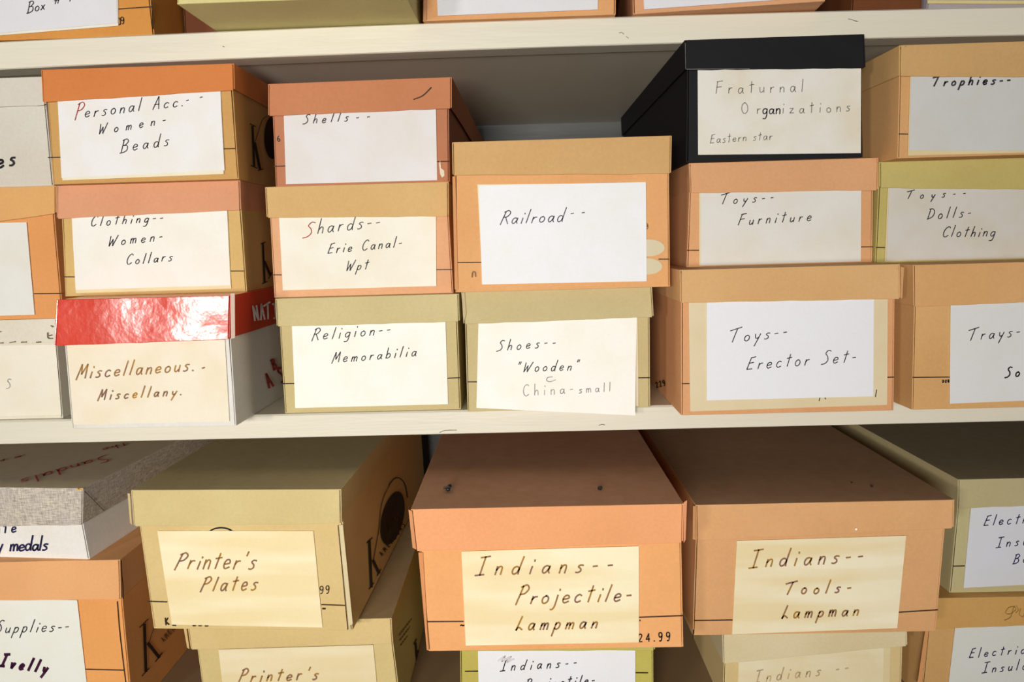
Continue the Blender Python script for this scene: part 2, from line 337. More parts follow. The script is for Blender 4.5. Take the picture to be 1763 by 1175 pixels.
def card(S, q, col=(236, 236, 236), stain=.3, bands=0., text=(), off=.0009, curl=0., name='label_card', ink=None):
    pl = S['pb']; P = [pl.at(*p, off) for p in q]; n = S['n']
    if not curl:
        for i in (2, 3): P[i].z = max(P[i].z, S['zb']+.001)
    def disp(v): t = (v-(q[0][1]+q[1][1])/2)/max(1, (q[2][1]+q[3][1])/2-(q[0][1]+q[1][1])/2); return curl*max(0, t)**2
    m = MB(); nx, ny = 8, 6; i0 = 0
    for k in (0, 1):
        for j in range(ny+1):
            for i in range(nx+1):
                u, t = i/nx, j/ny; p = (P[0].lerp(P[1], u)).lerp(P[3].lerp(P[2], u), t)
                p = p - n*(curl*t*t*(.3+.7*u)) + n*(.00028*k); m.v.append(p)
    W = nx+1; Z = W*(ny+1); ix = lambda i, j, k: k*Z+j*W+i
    for j in range(ny):
        for i in range(nx):
            m.f.append((ix(i, j, 0), ix(i, j+1, 0), ix(i+1, j+1, 0), ix(i+1, j, 0))); m.f.append((ix(i, j, 1), ix(i+1, j, 1), ix(i+1, j+1, 1), ix(i, j+1, 1)))
    for i in range(nx):
        m.f.append((ix(i, 0, 0), ix(i+1, 0, 0), ix(i+1, 0, 1), ix(i, 0, 1))); m.f.append((ix(i, ny, 0), ix(i, ny, 1), ix(i+1, ny, 1), ix(i+1, ny, 0)))
    for j in range(ny):
        m.f.append((ix(0, j, 0), ix(0, j, 1), ix(0, j+1, 1), ix(0, j+1, 0))); m.f.append((ix(nx, j, 0), ix(nx, j+1, 0), ix(nx, j+1, 1), ix(nx, j, 1)))
    co = m.build(name, card_mat(col, stain, bands), S['e'])
    ul, ur = (q[0][0]+q[3][0])/2, (q[1][0]+q[2][0])/2
    def mp(u, v): return pl.at(u, v, off+.00022+disp(v)*(.3+.7*min(1, max(0, (u-ul)/(ur-ul)))))
    groups = {}
    for t in text:
        groups.setdefault(t.get('ink', ink or INK).name, [t.get('ink', ink or INK), []])[1].append(t)
    for mat, ts in groups.values():
        m = MB()
        for t in ts:
            k = {a: b for a, b in t.items() if a not in ('t', 'p', 'ink', 'strokes')}
            if 't' in t: write(m, mp, t['t'], *t['p'], **k)
            for s in t.get('strokes', ()): m.ribbon(catmull(list(s)), t.get('pen', 2), mp)
        m.build('handwriting', mat, co)
    return co
def T(t, x0, y0, x1, y1, cap, **k): return dict(t=t, p=(x0, y0, x1, y1), cap=cap, **k)
def marks(S, where, name, mat, strokes=(), text=(), pen=2, parent='body', off=.0006, polys=()):
    pl = S[where]; mf = lambda u, v: pl.at(u, v, -max(off, .0009) if where in ('right', 'left', 'lidright', 'lidleft') else off)
    m = MB()
    for s in strokes:
        p = pen
        if isinstance(s, dict): p = s['pen']; s = s['s']
        m.ribbon(catmull(list(s)) if len(s) > 2 else list(s), p, mf)
    for t in text:
        k = {a: b for a, b in t.items() if a not in ('t', 'p')}; write(m, mf, t['t'], *t['p'], **k)
    for p in polys: m.poly([mf(*a) for a in p])
    return m.build(name, mat, S[parent])
def ell(cx, cy, rx, ry, tilt=0, n=28, a0=0, a1=360):
    t = radians(tilt); out = []
    for i in range(n):
        a = radians(a0+(a1-a0)*i/(n if a1-a0 == 360 else n-1)); x, y = rx*cos(a), ry*sin(a); out.append((cx+x*cos(t)-y*sin(t), cy+x*sin(t)+y*cos(t)))
    return out
def flap(S, q, col, part='lid', plane='pl', name='corner_flap', off=.0004, th=.0005):
    pl = S[plane]; P = [pl.at(*p, off+th) for p in q]; m = MB(); m.slab(*P, S['n']*th, 1, 4, .0001, random.random()*9)
    return m.build(name, board_mat(col), S[part], bevel=.0002)

# ------------------------------------------------------------------ the setting: wall and shelving
WHITE = paint_mat((226, 220, 202), 'cream_shelf_paint'); WALLM = paint_mat((98, 100, 98), 'grey_wall_paint', .2)
SHY, SHB = .510, .836
m = MB(); m.slab((-1.6, SHB, 2.5), (1.6, SHB, 2.5), (1.6, SHB, 0), (-1.6, SHB, 0), (0, .06, 0)); o = m.build('wall_back', WALLM, None); o['kind'] = 'structure'
m = MB(); m.slab((-1.6, -2.2, 0), (1.6, -2.2, 0), (1.6, SHB, 0), (-1.6, SHB, 0), (0, 0, -.05))
N_ = NT('floor_tile'); tc_, r_ = N_.base(); N_.l(N_.mix(N_.noise(tc_, r_, 9, 4), (.24, .21, .18, 1), (.32, .28, .24, 1)), N_.b.inputs['Base Color'])
o = m.build('floor', N_.m, None); o['kind'] = 'structure'
unit = empty('shelving_unit', (0, .67, 0), 'cream painted wooden shelving holding the rows of shoeboxes', 'shelving')
def board(z, bow, th=.0205, seed=0, mat=None):
    m = MB(); nx = 150; X0, X1 = -.95, .95; rows = []
    for i in range(nx+1):
        x = X0+(X1-X0)*i/nx; zz = H+z-bow*min(1.6, (x/.4)**2)
        ch = .0006*abs(noise.noise(Vector((x*45, seed, 1.1))))+.0018*max(0, noise.noise(Vector((x*70, seed, 4)))-.42)
        lo = .0004*noise.noise(Vector((x*18, seed, 9)))
        rows.append([(x, SHY+.0016, zz-.0001), (x, SHY, zz-.0012-ch), (x, SHY, zz-th+.0006+lo), (x, SHY+.001, zz-th), (x, SHY+.019, zz-th), (x, SHY+.0195, zz-th+.0008), (x, SHB-.001, zz-th+.0008), (x, SHB-.001, zz-.0001)])
    k = 8
    for r in rows: m.v += [Vector(p) for p in r]
    for i in range(nx):
        for j in range(k): a, b = i*k+j, i*k+(j+1) % k; m.f.append((a, b, b+k, a+k))
    m.f.append(tuple(range(k))); m.f.append(tuple(range(nx*k, nx*k+k)))
    return m.build('shelf_board', mat or WHITE, unit)
b1 = board(.165, .003, .0205, 1); b2 = board(-.138, .0, .0205, 2); b3 = board(-.398, 0, .0205, 3, paint_mat((136, 112, 84), 'brown_shelf_paint'))
for x in (-.95, .97):
    m = MB(); m.slab((x-.02, SHY, H+.75), (x, SHY, H+.75), (x, SHY, 0), (x-.02, SHY, 0), (0, SHB-SHY-.002, 0)); m.build('upright', WHITE, unit, bevel=.001)
m = MB(); m.slab((-.95, SHY, H+.55), (.95, SHY, H+.55), (.95, SHB-.002, H+.55), (-.95, SHB-.002, H+.55), (0, 0, -.02)); m.build('shelf_board', WHITE, unit)
pe = Plane((0, SHY, 0), (0, 1, 0)); m = MB()
for s in (((384, 80), (386, 81)), ((1066, 57), (1070, 56), (1074, 59)), ((1078, 63), (1082, 66)), ((1460, 33), (1466, 34), (1474, 37)), ((1473, 36), (1477, 37)), ((757, 745), (764, 742), (774, 741), (786, 741)), ((1031, 733), (1036, 731), (1041, 732))):
    m = MB(); m.ribbon(catmull(list(s)), 1.2, lambda u, v: pe.at(u, v, .0003)); m.build('scuff_mark', ink_mat((150, 146, 134), (120, 116, 108)), b1 if s[0][1] < 200 else b2)

# colours of the boards
TN, OR, PK, OL, KH = (222, 178, 118), (232, 168, 104), (226, 164, 122), (206, 190, 132), (208, 190, 140)
TOPG, MIDG, BOTG = 'shoeboxes on the upper shelf', 'shoeboxes on the middle shelf', 'shoeboxes on the lower shelf'

# ------------------------------------------------------------------ upper shelf (cut by the top of the frame)
S = shoebox('orange shoebox with white card reading Box number 1, far left on the upper shelf', TOPG, .512, .262, .163,
    [(-180, -170), (241, -185), (246, -120), (-170, -105)], [(-160, -105), (246, -120), (265, 56), (-140, 79)], (205, 130, 55), (214, 144, 58),
    [dict(q=[(-120, -100), (203, -110), (205, 45), (-120, 72)], col=(232, 228, 214), stain=.5),
     dict(q=[(-122, -100), (200, -110), (204, 41), (-122, 68)], col=(222, 222, 228), stain=.15, off=.0013, text=[
        T('Box', 50, 23, 79, 17, 18), T('#1', 96, 8, 125, 3, 20)])], [(205, 16, 261, 12)], L=.30)
marks(S, 'pb', 'price_print', PRINT, text=[T('09', 204, 43, 215, 41, 12, pen=1.6, shear=0)])
marks(S, 'pb', 'corner_wear', BLACK, strokes=[((262, 4), (263, 30), (264, 50))], pen=1.6)
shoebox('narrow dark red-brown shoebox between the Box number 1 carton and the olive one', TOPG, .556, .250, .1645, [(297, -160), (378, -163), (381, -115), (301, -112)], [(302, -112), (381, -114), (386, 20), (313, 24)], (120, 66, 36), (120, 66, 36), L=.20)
S = shoebox('pale olive shoebox overhanging the upper shelf edge so its underside shows', TOPG, .458, .255, .1652,
    [(298, -200), (704, -215), (703, -135), (300, -120)], [(303, -110), (700, -130), (700, -10), (305, 12)], (200, 190, 120), (212, 200, 132), L=.30)
marks(S, 'pb', 'tape_strip', ink_mat((214, 208, 170), (226, 220, 190)), polys=[[(688, -60), (699, -60), (699, -11), (686, -10)]])
S = shoebox('peach shoebox with plain white card above the empty gap of the middle shelf', TOPG, .507, .262, .165,
    [(724, -215), (1066, -225), (1065, -155), (725, -145)], [(727, -140), (1062, -150), (1060, 24), (728, 36)], (222, 160, 96), (226, 164, 104),
    [dict(q=[(748, -110), (1030, -120), (1029, 17), (754, 28)], col=(224, 224, 228), stain=.15)], L=.30)
flap(S, [(729, -80), (735, -80), (735, 35), (729, 36)], (196, 140, 96), 'body', 'pb')
S = shoebox('peach shoebox set slightly askew above the black box, white card on its front', TOPG, .500, .262, .165,
    [(1076, -220), (1430, -245), (1428, -170), (1079, -150)], [(1085, -140), (1424, -160), (1421, 1), (1090, 22)], (222, 166, 116), (220, 160, 112),
    [dict(q=[(1100, -120), (1384, -140), (1386, -3), (1109, 17)], col=(222, 222, 228), stain=.15)], yaw=5.9, uref=1255, L=.25)
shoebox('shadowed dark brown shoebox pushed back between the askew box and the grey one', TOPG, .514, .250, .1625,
    [(1474, -140), (1598, -145), (1594, -95), (1470, -90)], [(1472, -90), (1593, -95), (1588, 12), (1466, 14)], (104, 58, 24), (112, 62, 26), L=.25)
S = shoebox('grey-lilac shoebox with yellowed lower rim at the top right corner', TOPG, .515, .250, .1622,
    [(1607, -160), (1900, -165), (1900, -95), (1602, -90)], [(1603, -90), (1890, -95), (1890, 13), (1596, 10)], (190, 180, 176), (170, 160, 164), L=.28)
flap(S, [(1596, 1), (1890, 2), (1890, 8), (1596, 7)], (222, 206, 140), 'body', 'pb', 'paper_edge')

# ------------------------------------------------------------------ middle shelf, left-hand columns
SHF = -.138
S = shoebox('whitish shoebox, lowest of its stack, cut by the left edge of the photo', MIDG, .515, -.053, SHF,
    [(-120, 553), (97, 546), (97, 591), (-120, 595)], [(-115, 594), (99, 591), (108, 720), (-108, 724)], (222, 214, 194), (226, 220, 200),
    [dict(q=[(-90, 596), (97, 593), (107, 714), (-85, 719)], col=(236, 230, 212), stain=.35, text=[T('TS', -12, 669, 20, 668, 15, ink=PENCIL, pen=1.3, shear=0)])], L=.30)
for st_ in (((-2, 591), (6, 590.5)), ((18, 590), (27, 588.5)), ((38, 589.5), (46, 589)), ((64, 589.5), (71, 589)), ((83, 573), (84, 582), (91, 583)), ((86, 578), (90, 577)), ((89, 561), (92, 563)), ((-1, 572), (2, 571))):
    marks(S, 'pl', 'worn_spot', ink_mat((96, 86, 62), (150, 138, 100)), strokes=[st_], pen=2, parent='lid', off=.0009)
S = shoebox('orange shoebox with a blank white card, middle of the stack at the left edge', MIDG, .515, .0535, -.053,
    [(-120, 337), (96, 318), (97, 368), (-120, 398)], [(-115, 398), (95, 370), (108, 545), (-108, 552)], (222, 166, 96), (226, 154, 84),
    [dict(q=[(-90, 386), (47, 383), (61, 542), (-80, 546)], col=(226, 226, 220), stain=.3)], [(60, 506, 107, 505.5)], L=.30)
S = shoebox('grey-white shoebox on top of the stack at the left edge, bold black writing', MIDG, .515, .136, .0535,
    [(-120, 140), (76, 133), (79, 181), (-120, 189)], [(-115, 189), (80, 182), (91, 314), (-108, 330)], (214, 208, 196), (212, 206, 192), L=.30)
marks(S, 'pb', 'handwriting', BLACK, text=[T('es', -3, 290, 26, 284, 30, pen=3.6, shear=.2, wide=.8)])

S1 = shoebox('glossy red lidded shoebox lettered Miscellaneous in faded ink', MIDG, .480, -.035, SHF,
    [(97, 517), (397, 506), (398, 584), (98, 595)], [(106, 594), (398, 585), (407, 733), (124, 740)], (214, 66, 48), (232, 228, 220),
    [dict(q=[(116, 594), (388, 585), (396, 725), (128, 731)], col=(238, 228, 206), stain=.4, text=[
        T('Miscellaneous.', 133, 652, 334, 638, 24, ink=TAN, pen=2.4), T('-', 349, 639, 357, 637, 16, ink=BROWN, pen=2.7),
        T('Miscellany.', 170, 689, 313, 680, 18, ink=TAN, pen=2.4)])],
    lmat=gloss_mat((218, 62, 42)), bmat=board_mat((226, 222, 212)), L=.31, tilt=.0028, yaw=1)
flap(S1, [(397.5, 505.5), (405, 505), (405.5, 582), (398.5, 584)], (206, 180, 160))
marks(S1, 'lidright', 'box_lettering', WHITEP, text=[T('NATIONAL', 437, 552, 520, 541, 25, pen=3.0, shear=-.02, jit=0, wide=.5)], parent='lid')
marks(S1, 'right', 'box_lettering', REDINK, text=[T('AS', 462, 668, 490, 655, 24, pen=4, shear=0, jit=0, wide=.6), T('B', 470, 636, 480, 632, 16, pen=4, shear=0, jit=0, wide=.6)])
marks(S1, 'pl', 'lid_wear', WHITEP, strokes=[((100, 581), (101, 586), (104, 588)), ((125, 590), (128, 589))], pen=2, parent='lid')

S2 = shoebox('tan shoebox with pinkish lid lettered Clothing Women Collars', MIDG, .512, .053, -.035,
    [(97, 321), (413, 307), (415, 362), (97, 377)], [(104, 378), (416, 364), (425, 500), (112, 512)], (220, 154, 112), (216, 178, 106),
    [dict(q=[(125, 370), (392, 358), (399, 497), (132, 505)], col=(232, 218, 176), stain=.4),
     dict(q=[(125, 368), (392, 356), (398, 491), (132, 499)], col=(240, 238, 230), stain=.25, off=.0013, text=[
        T('Clothing--', 158, 390, 281, 381, 17), T('Women-', 188, 424, 280, 414, 18), T('Collars', 219, 456, 297, 449, 17)])],
    [(111, 477, 131, 477), (397, 467, 420, 467)])
def kmark(S, st, sb, s1, s2, la, lb, ls, arm, pw=4.5, off=.0005, arcs=(), ovals=()):
    a = [dict(s=(st, sb), pen=pw), dict(s=s1, pen=1.6), dict(s=s2, pen=1.6)]
    if la: a += [dict(s=(la, lb), pen=pw+.6)]
    if ls: a += [dict(s=ls, pen=1.6)]
    if arm: a += [dict(s=arm, pen=1.0)]
    return marks(S, 'right', 'printed_logo', PRINT, strokes=a+list(arcs), polys=list(ovals), off=off)
kmark(S2, (451, 419), (454, 486), ((448, 420), (455, 417)), ((450, 489), (458, 485)), (454, 451), (464, 474), ((461, 480), (466, 470)), None, 3.6)
S3 = shoebox('tan shoebox with bright orange lid lettered Personal, Women, Beads', MIDG, .500, .137, .053,
    [(70, 121), (402, 100), (404, 155), (73, 177)], [(80, 176), (401, 156), (411, 302), (91, 319)], (214, 126, 56), (206, 158, 88),
    [dict(q=[(103, 170), (381, 153), (386, 300), (109, 311)], col=(234, 226, 200), stain=.4),
     dict(q=[(101, 168), (380, 150), (388, 294), (108, 307)], col=(232, 231, 230), stain=.3, off=.0013, text=[
        T('P', 132, 206, 152, 203, 25, ink=REDP), T('ersonal Acc.', 148, 203, 316, 183, 21), T('--', 322, 180, 350, 174, 16),
        T('Women-', 172, 232, 286, 214, 17), T('Beads', 210, 263, 291, 251, 21)])],
    [(84, 271.5, 105, 271), (386, 256.5, 405, 256)])
kmark(S3, (433, 218), (436, 286), ((429, 213.5), (438, 218)), ((430, 285), (441, 290)), (437, 247), (446, 291), ((443, 294), (451, 291)), ((437, 246), (443, 227), (450, 207), (458, 200)), 4, ovals=[ell(468, 237, 15, 37)])

# ------------------------------------------------------------------ middle shelf, second column
S = shoebox('khaki shoebox lettered Religion Memorabilia, at the foot of its column', MIDG, .513, -.0412, SHF,
    [(473, 514), (790, 503), (791.5, 554.5), (476, 563)], [(481.5, 563), (788, 555), (793.5, 700), (490.5, 712.5)], (208, 192, 138), (206, 188, 132),
    [dict(q=[(503, 556), (767, 548), (771.6, 695.8), (509, 702.6)], col=(250, 247, 238), stain=.22, text=[
        T('Religion--', 538, 586, 671, 575, 20), T('Memorabilia', 572, 625, 716, 613, 18)])],
    [(486, 660.8, 507, 660.4), (770, 651.4, 792, 650.5)])
S = shoebox('tan lidded peach shoebox lettered Shards, Erie Canal', MIDG, .520, .048, -.0412,
    [(456, 322), (772.5, 316), (773, 372.6), (458.5, 376)], [(463, 376), (776.5, 374), (780.6, 502), (472, 511)], (216, 176, 112), (230, 172, 124),
    [dict(q=[(481, 370), (750.7, 364), (751.5, 492.5), (487.7, 500)], col=(240, 236, 222), stain=.35, text=[
        T('S', 523, 409, 540, 407, 25, ink=REDP, wide=1.1), T('hards--', 547, 402, 653, 391, 24), T('Erie Canal-', 565, 437, 691, 425, 17), T('Wpt', 596, 466, 633, 463, 17)])],
    [(470, 473.5, 485, 473.5), (752, 464.5, 779, 464.3)])
S = shoebox('brown-orange shoebox lettered Shells, topmost of the second column', MIDG, .521, .127, .048,
    [(461, 144), (778, 133.5), (778, 187), (461, 200)], [(470, 200), (773.5, 188), (774, 308), (474, 317)], (200, 128, 84), (190, 122, 84),
    [dict(q=[(489, 192), (750.6, 182), (753, 310.6), (493, 317.5)], col=(224, 222, 222), stain=.3, text=[T('Shells', 523, 214, 599, 209, 16), T('--', 613, 209, 636, 207, 16)])],
    [(472, 286.7, 491, 286.2), (753, 278.5, 774, 278)], yaw=1.2, uref=620)
marks(S, 'pl', 'pencil_mark', PRINT, strokes=[((712.5, 171.5), (728, 165), (742.5, 151))], parent='lid', pen=1.8, off=.0008)
marks(S, 'pb', 'price_print', PRINT, text=[T('6', 478, 244, 485, 243, 10, pen=1.3, shear=0)])
marks(S, 'pb', 'torn_patch', OFFW, polys=[[(756, 283), (758, 276), (759.5, 290), (765, 294), (765.5, 303), (761, 306), (758, 300)]])

# ------------------------------------------------------------------ middle shelf, centre
S = shoebox('khaki shoebox lettered Shoes, Wooden, its card drooping over the shelf edge', MIDG, .505, -.0385, SHF,
    [(794, 503.4), (1123, 497), (1125.7, 546.5), (798, 559)], [(801, 558), (1118.3, 550), (1119.7, 703.4), (804.6, 707.5)], (204, 188, 136), (204, 186, 132),
    [dict(q=[(824, 552), (1097, 546), (1099, 699), (826, 703)], col=(240, 224, 196), stain=.3),
     dict(q=[(824, 551), (1096, 544), (1091, 711.6), (820.7, 701)], col=(250, 248, 240), stain=.25, off=.0014, curl=.006, text=[
        T('Shoes--', 856, 604, 955, 596, 18), T('"Wooden"', 889, 640, 993, 636, 17), dict(strokes=[((951, 648), (943, 649), (941, 654), (947, 656), (956, 653))], pen=1.4, ink=PENCIL),
        T('China-', 901, 680, 986, 675, 18, ink=PENCIL, pen=1.4, shear=0), T('small', 996, 675, 1050, 671, 15, ink=PENCIL, pen=1.4, shear=0)])],
    [(805, 657.8, 822, 657.7), (1098, 650.8, 1119, 650.5)])
flap(S, [(795, 505), (800, 502), (803, 540), (798, 558)], (198, 178, 132))
S = shoebox('large tan boot box lettered Railroad, two oval stickers at the right', MIDG, .492, .074, -.0385,
    [(778, 246), (1157, 240), (1156, 299.6), (779, 301.8)], [(779, 304), (1154, 300), (1153.7, 491), (784, 500)], (212, 168, 106), (230, 168, 104),
    [dict(q=[(822, 318), (1110, 315.5), (1112, 484), (831, 490)], col=(232, 224, 196), stain=.4),
     dict(q=[(825, 320), (1111.5, 314), (1112.8, 484.4), (830, 489.8)], col=(238, 239, 242), stain=.22, off=.0013, text=[T('Railroad', 862, 386, 968, 382, 23), T('--', 981, 374, 1005, 373, 18)])],
    [(788, 452.3, 828, 452), (1134, 446.4, 1151, 446.4)], L=.325)
flap(S, [(779, 304), (784.5, 304), (789, 500.5), (783, 498)], (216, 150, 92), 'body', 'pb')
marks(S, 'pb', 'oval_sticker', card_mat((216, 204, 172), .3), polys=[ell(1117, 427, 27, 14.5), ell(1113, 459, 27, 14.2)], off=.0008)
marks(S, 'pb', 'price_print', SOFTPRINT, text=[T('9', 1112, 395, 1118, 394, 9, pen=1.3, shear=0)])
marks(S, 'pb', 'smudge', SOFTPRINT, strokes=[((813, 477), (814, 469), (818, 469), (819, 476))], pen=2.4)

# ------------------------------------------------------------------ middle shelf, right-hand columns
S = shoebox('large tan shoebox with small white card lettered Toys Erector Set over a bigger card', MIDG, .4795, -.025, SHF,
    [(1170.6, 464), (1550, 457), (1551.4, 515), (1171.4, 522)], [(1172, 522), (1539, 516), (1539, 706), (1172.8, 718)], (220, 172, 112), (224, 162, 108),
    [dict(q=[(1185, 515), (1527.4, 509), (1526.3, 697), (1187.8, 708.3)], col=(224, 208, 172), stain=.35, text=[dict(strokes=[((1411, 683), (1409, 690)), ((1419, 683), (1420, 687)), ((1508, 671), (1506, 683))], pen=1.5)]),
     dict(q=[(1216, 515), (1503, 510), (1501.8, 682), (1216, 689)], col=(234, 235, 240), stain=.1, off=.0014, text=[
        T('Toys--', 1257, 589, 1352, 580, 23), T('Erector Set-', 1284, 636, 1470, 622, 22)])],
    [(1174, 660.8, 1186, 660.6), (1527.5, 649.8, 1538, 649.5)], L=.33)
flap(S, [(1549.5, 459), (1555.5, 461), (1552.5, 514), (1550, 514)], (206, 156, 98))
marks(S, 'left', 'printed_text', PRINT, text=[T('229', 1132, 668, 1147, 664, 9, pen=1.5, shear=0, jit=0, wide=.7)])
S = shoebox('peach shoebox lettered Toys Furniture, directly under the black box', MIDG, .514, .056, -.025,
    [(1186, 281), (1513, 272.5), (1512.7, 327.7), (1188, 333)], [(1182, 332), (1502, 328), (1502.3, 453), (1182.3, 461)], (222, 164, 112), (224, 166, 112),
    [dict(q=[(1203, 325), (1480, 321), (1480.5, 455), (1203.5, 459)], col=(224, 212, 178), stain=.3),
     dict(q=[(1205.5, 324), (1481.4, 320), (1480.5, 452.6), (1206, 456.6)], col=(224, 222, 216), stain=.3, off=.0013, text=[
        T('Toys--', 1241, 352, 1329, 347, 17), T('Furniture', 1270, 388, 1394, 380, 18)])],
    [(1183, 431.3, 1203, 431.2), (1482, 425.4, 1502, 425.2)])
BK = board_mat((21, 20, 24), 0, .7, .6, .2)
S = shoebox('black shoebox lettered Fraternal Organizations, Eastern Star', MIDG, .5055, .1445, .056,
    [(1178.8, 65), (1488.7, 62), (1491, 117), (1180, 120.7)], [(1183, 121), (1486, 118), (1486, 268.4), (1182.3, 274)], (30, 29, 34), (30, 29, 34),
    [dict(q=[(1200.6, 115), (1481.4, 112), (1481, 264), (1201.4, 267)], col=(228, 225, 216), stain=.6, text=[
        T('Fraturnal', 1232, 162, 1382, 158, 21, ink=GREYPEN, pen=1.3, shear=0, jit=.8), T('Or', 1276, 197, 1308, 196, 19, ink=GREYPEN, pen=1.3, shear=0), T('gan', 1312, 197, 1342, 197, 20, ink=INK, pen=2.0, shear=0),
        T('izations', 1346, 196, 1462, 192, 19, ink=GREYPEN, pen=1.3, shear=0, jit=.8), T('Eastern star', 1222, 247, 1328, 241, 15, ink=GREYPEN, pen=1.2, shear=.1)])],
    lmat=BK, bmat=BK)
marks(S, 'pl', 'lid_wear', ink_mat((104, 100, 96)), strokes=[((1179.5, 75), (1179.8, 95), (1180.3, 119)), ((1181, 119.8), (1230, 119.2), (1290, 118.6))], pen=.9, parent='lid', off=.0009)
S = shoebox('tan shoebox lettered Trays, at the lower right end of the middle shelf', MIDG, .480, -.026, SHF,
    [(1572.4, 458.5), (1900, 449), (1900, 516), (1573, 528.8)], [(1572, 529), (1890, 517), (1890, 699), (1570, 706)], (220, 168, 106), (218, 168, 104),
    [dict(q=[(1635.4, 520), (1880, 512), (1880, 685), (1633.8, 695)], col=(222, 222, 222), stain=.15, text=[
        T('Trays--', 1667, 586, 1766, 577, 20), T('Sou', 1729, 650, 1768, 646, 17, pen=2.4)])],
    [(1571, 650, 1634, 649.4)], L=.33)
marks(S, 'pb', 'printed_text', BLACK, text=[T('DE0', 1622, 659, 1633, 658.5, 4.5, pen=1.5, shear=0, jit=0)])
S = shoebox('olive-yellow shoebox lettered Toys Dolls Clothing', MIDG, .512, .0525, -.026,
    [(1514.3, 279), (1900, 281), (1900, 328), (1514.5, 324)], [(1507, 324), (1890, 328), (1890, 452), (1507, 451)], (196, 180, 104), (194, 178, 100),
    [dict(q=[(1528, 318), (1880, 322), (1880, 454), (1522, 451)], col=(218, 200, 160), stain=.4),
     dict(q=[(1529.6, 317), (1880, 320), (1880, 452.5), (1524.7, 448.4)], col=(210, 206, 198), stain=.35, off=.0013, text=[
        T('Toys--', 1560, 343, 1659, 339, 14), T('Dolls-', 1594, 378, 1668, 373, 18), T('Clothing', 1620, 408, 1709, 407, 18)])],
    [(1508, 426.2, 1523, 426.4)])
S = shoebox('dull tan shoebox lettered Trophies, topmost at the right end', MIDG, .4895, .1315, .0525,
    [(1548.7, 78), (1900, 82), (1900, 133), (1548, 132)], [(1547.4, 132), (1890, 133), (1890, 276), (1545.4, 272)], (206, 162, 100), (214, 162, 102),
    [dict(q=[(1566, 126), (1880, 127), (1880, 273), (1562, 268.4)], col=(222, 204, 160), stain=.4),
     dict(q=[(1567, 125), (1880, 126), (1880, 265), (1563.7, 259.5)], col=(206, 206, 204), stain=.25, off=.0013, text=[T('Trophies--', 1604, 149, 1735, 145, 17, pen=2.8)])],
    [(1547, 231, 1563, 231.2)], L=.31)

# ------------------------------------------------------------------ lower shelf
LOW = -.398
S = shoebox('orange shoebox lettered Supplies, under the linen-covered sandals box', BOTG, .487, -.252, LOW,
    [(-160, 968), (206, 963), (208, 1033), (-160, 1036)], [(-150, 1035), (212, 1034), (237, 1290), (-130, 1300)], (238, 174, 112), (240, 164, 86),
    [dict(q=[(-130, 1030), (134, 1033), (152, 1190), (-120, 1196)], col=(238, 238, 228), stain=.2, text=[
        T('Supplies--', -6, 1089, 118, 1086, 20, pen=1.7), T('Ivelly', 2, 1146, 80, 1158, 20, ink=PURPLE, pen=4.6, wide=.7)])],
    [(148, 1152.5, 214, 1154)], L=.31)
marks(S, 'pb', 'corner_seam', PRINT, strokes=[((202.5, 1036), (208, 1100), (219, 1190))], pen=1.6)
kmark(S, (247, 1076), (249.5, 1156), ((239, 1081), (253, 1067)), ((243, 1164.6), (255, 1151.4)), (254, 1109), (272, 1132), ((266, 1140), (278, 1124.4)), ((255, 1107), (260, 1092), (264, 1079)), 5.2)
marks(S, 'right', 'printed_text', SOFTPRINT, text=[T('AMERICA', 281, 1106, 316, 1066, 8, pen=1.8, shear=0, jit=0, wide=.8)])
marks(S, 'lidright', 'lid_wear', PRINT, strokes=[((207, 966), (208, 990), (210, 1010), (210.5, 1031))], pen=1.6, parent='lid')
LC = cloth_mat()
S = shoebox('flat white box of medals with linen-print lid and red Sandals lettering', BOTG, .485, -.189, -.252,
    [(-260, 856), (143, 842), (142, 904.5), (-260, 914)], [(-250, 915), (142, 906), (154, 964), (-250, 974)], (180, 170, 150), (238, 232, 222),
    yaw=5, uref=140, L=.29, lmat=LC, bmat=board_mat((236, 232, 224)), snap=True)
marks(S, 'pb', 'handwriting', NAVY, text=[T('ute', -8, 919, 28, 916, 20, pen=2.4, shear=.1), T('y', -6, 950, 8, 949, 26, pen=2.8, shear=.1), T('medals', 18, 949, 82, 947, 24, pen=2.8, shear=.1, wide=.95)])
for tx_, ua_, ub_, cp_ in (('Sandals', (181, 786), (34, 828), 19), ('the', (215, 764), (176, 774), 12), ('ent', (36, 786), (-30, 800), 12)):
    P0_, P1_ = S['top'].at(*ua_, .0007), S['top'].at(*ub_, .0007); ex_ = (P1_-P0_).normalized(); up_ = Vector((-ex_.y, ex_.x, 0))
    if up_.x < 0: up_ = -up_
    m = MB(); write(m, lambda u, v: P0_+ex_*(u*.001)-up_*(v*.001), tx_, 0, 0, (P1_-P0_).length*1000, 0, cp_, pen=1.5, shear=.2, jit=0, wide=.9)
    m.build('box_lettering', REDINK, S['lid'])
marks(S, 'pl', 'handwriting', ink_mat((200, 150, 40)), strokes=[((134, 841.5), (138, 843), (144, 841))], pen=2, parent='lid', off=.0009)
marks(S, 'lidright', 'lid_fold', ink_mat((86, 78, 76)), strokes=[((144, 846), (160, 862), (178, 880))], pen=1.3, parent='lid')

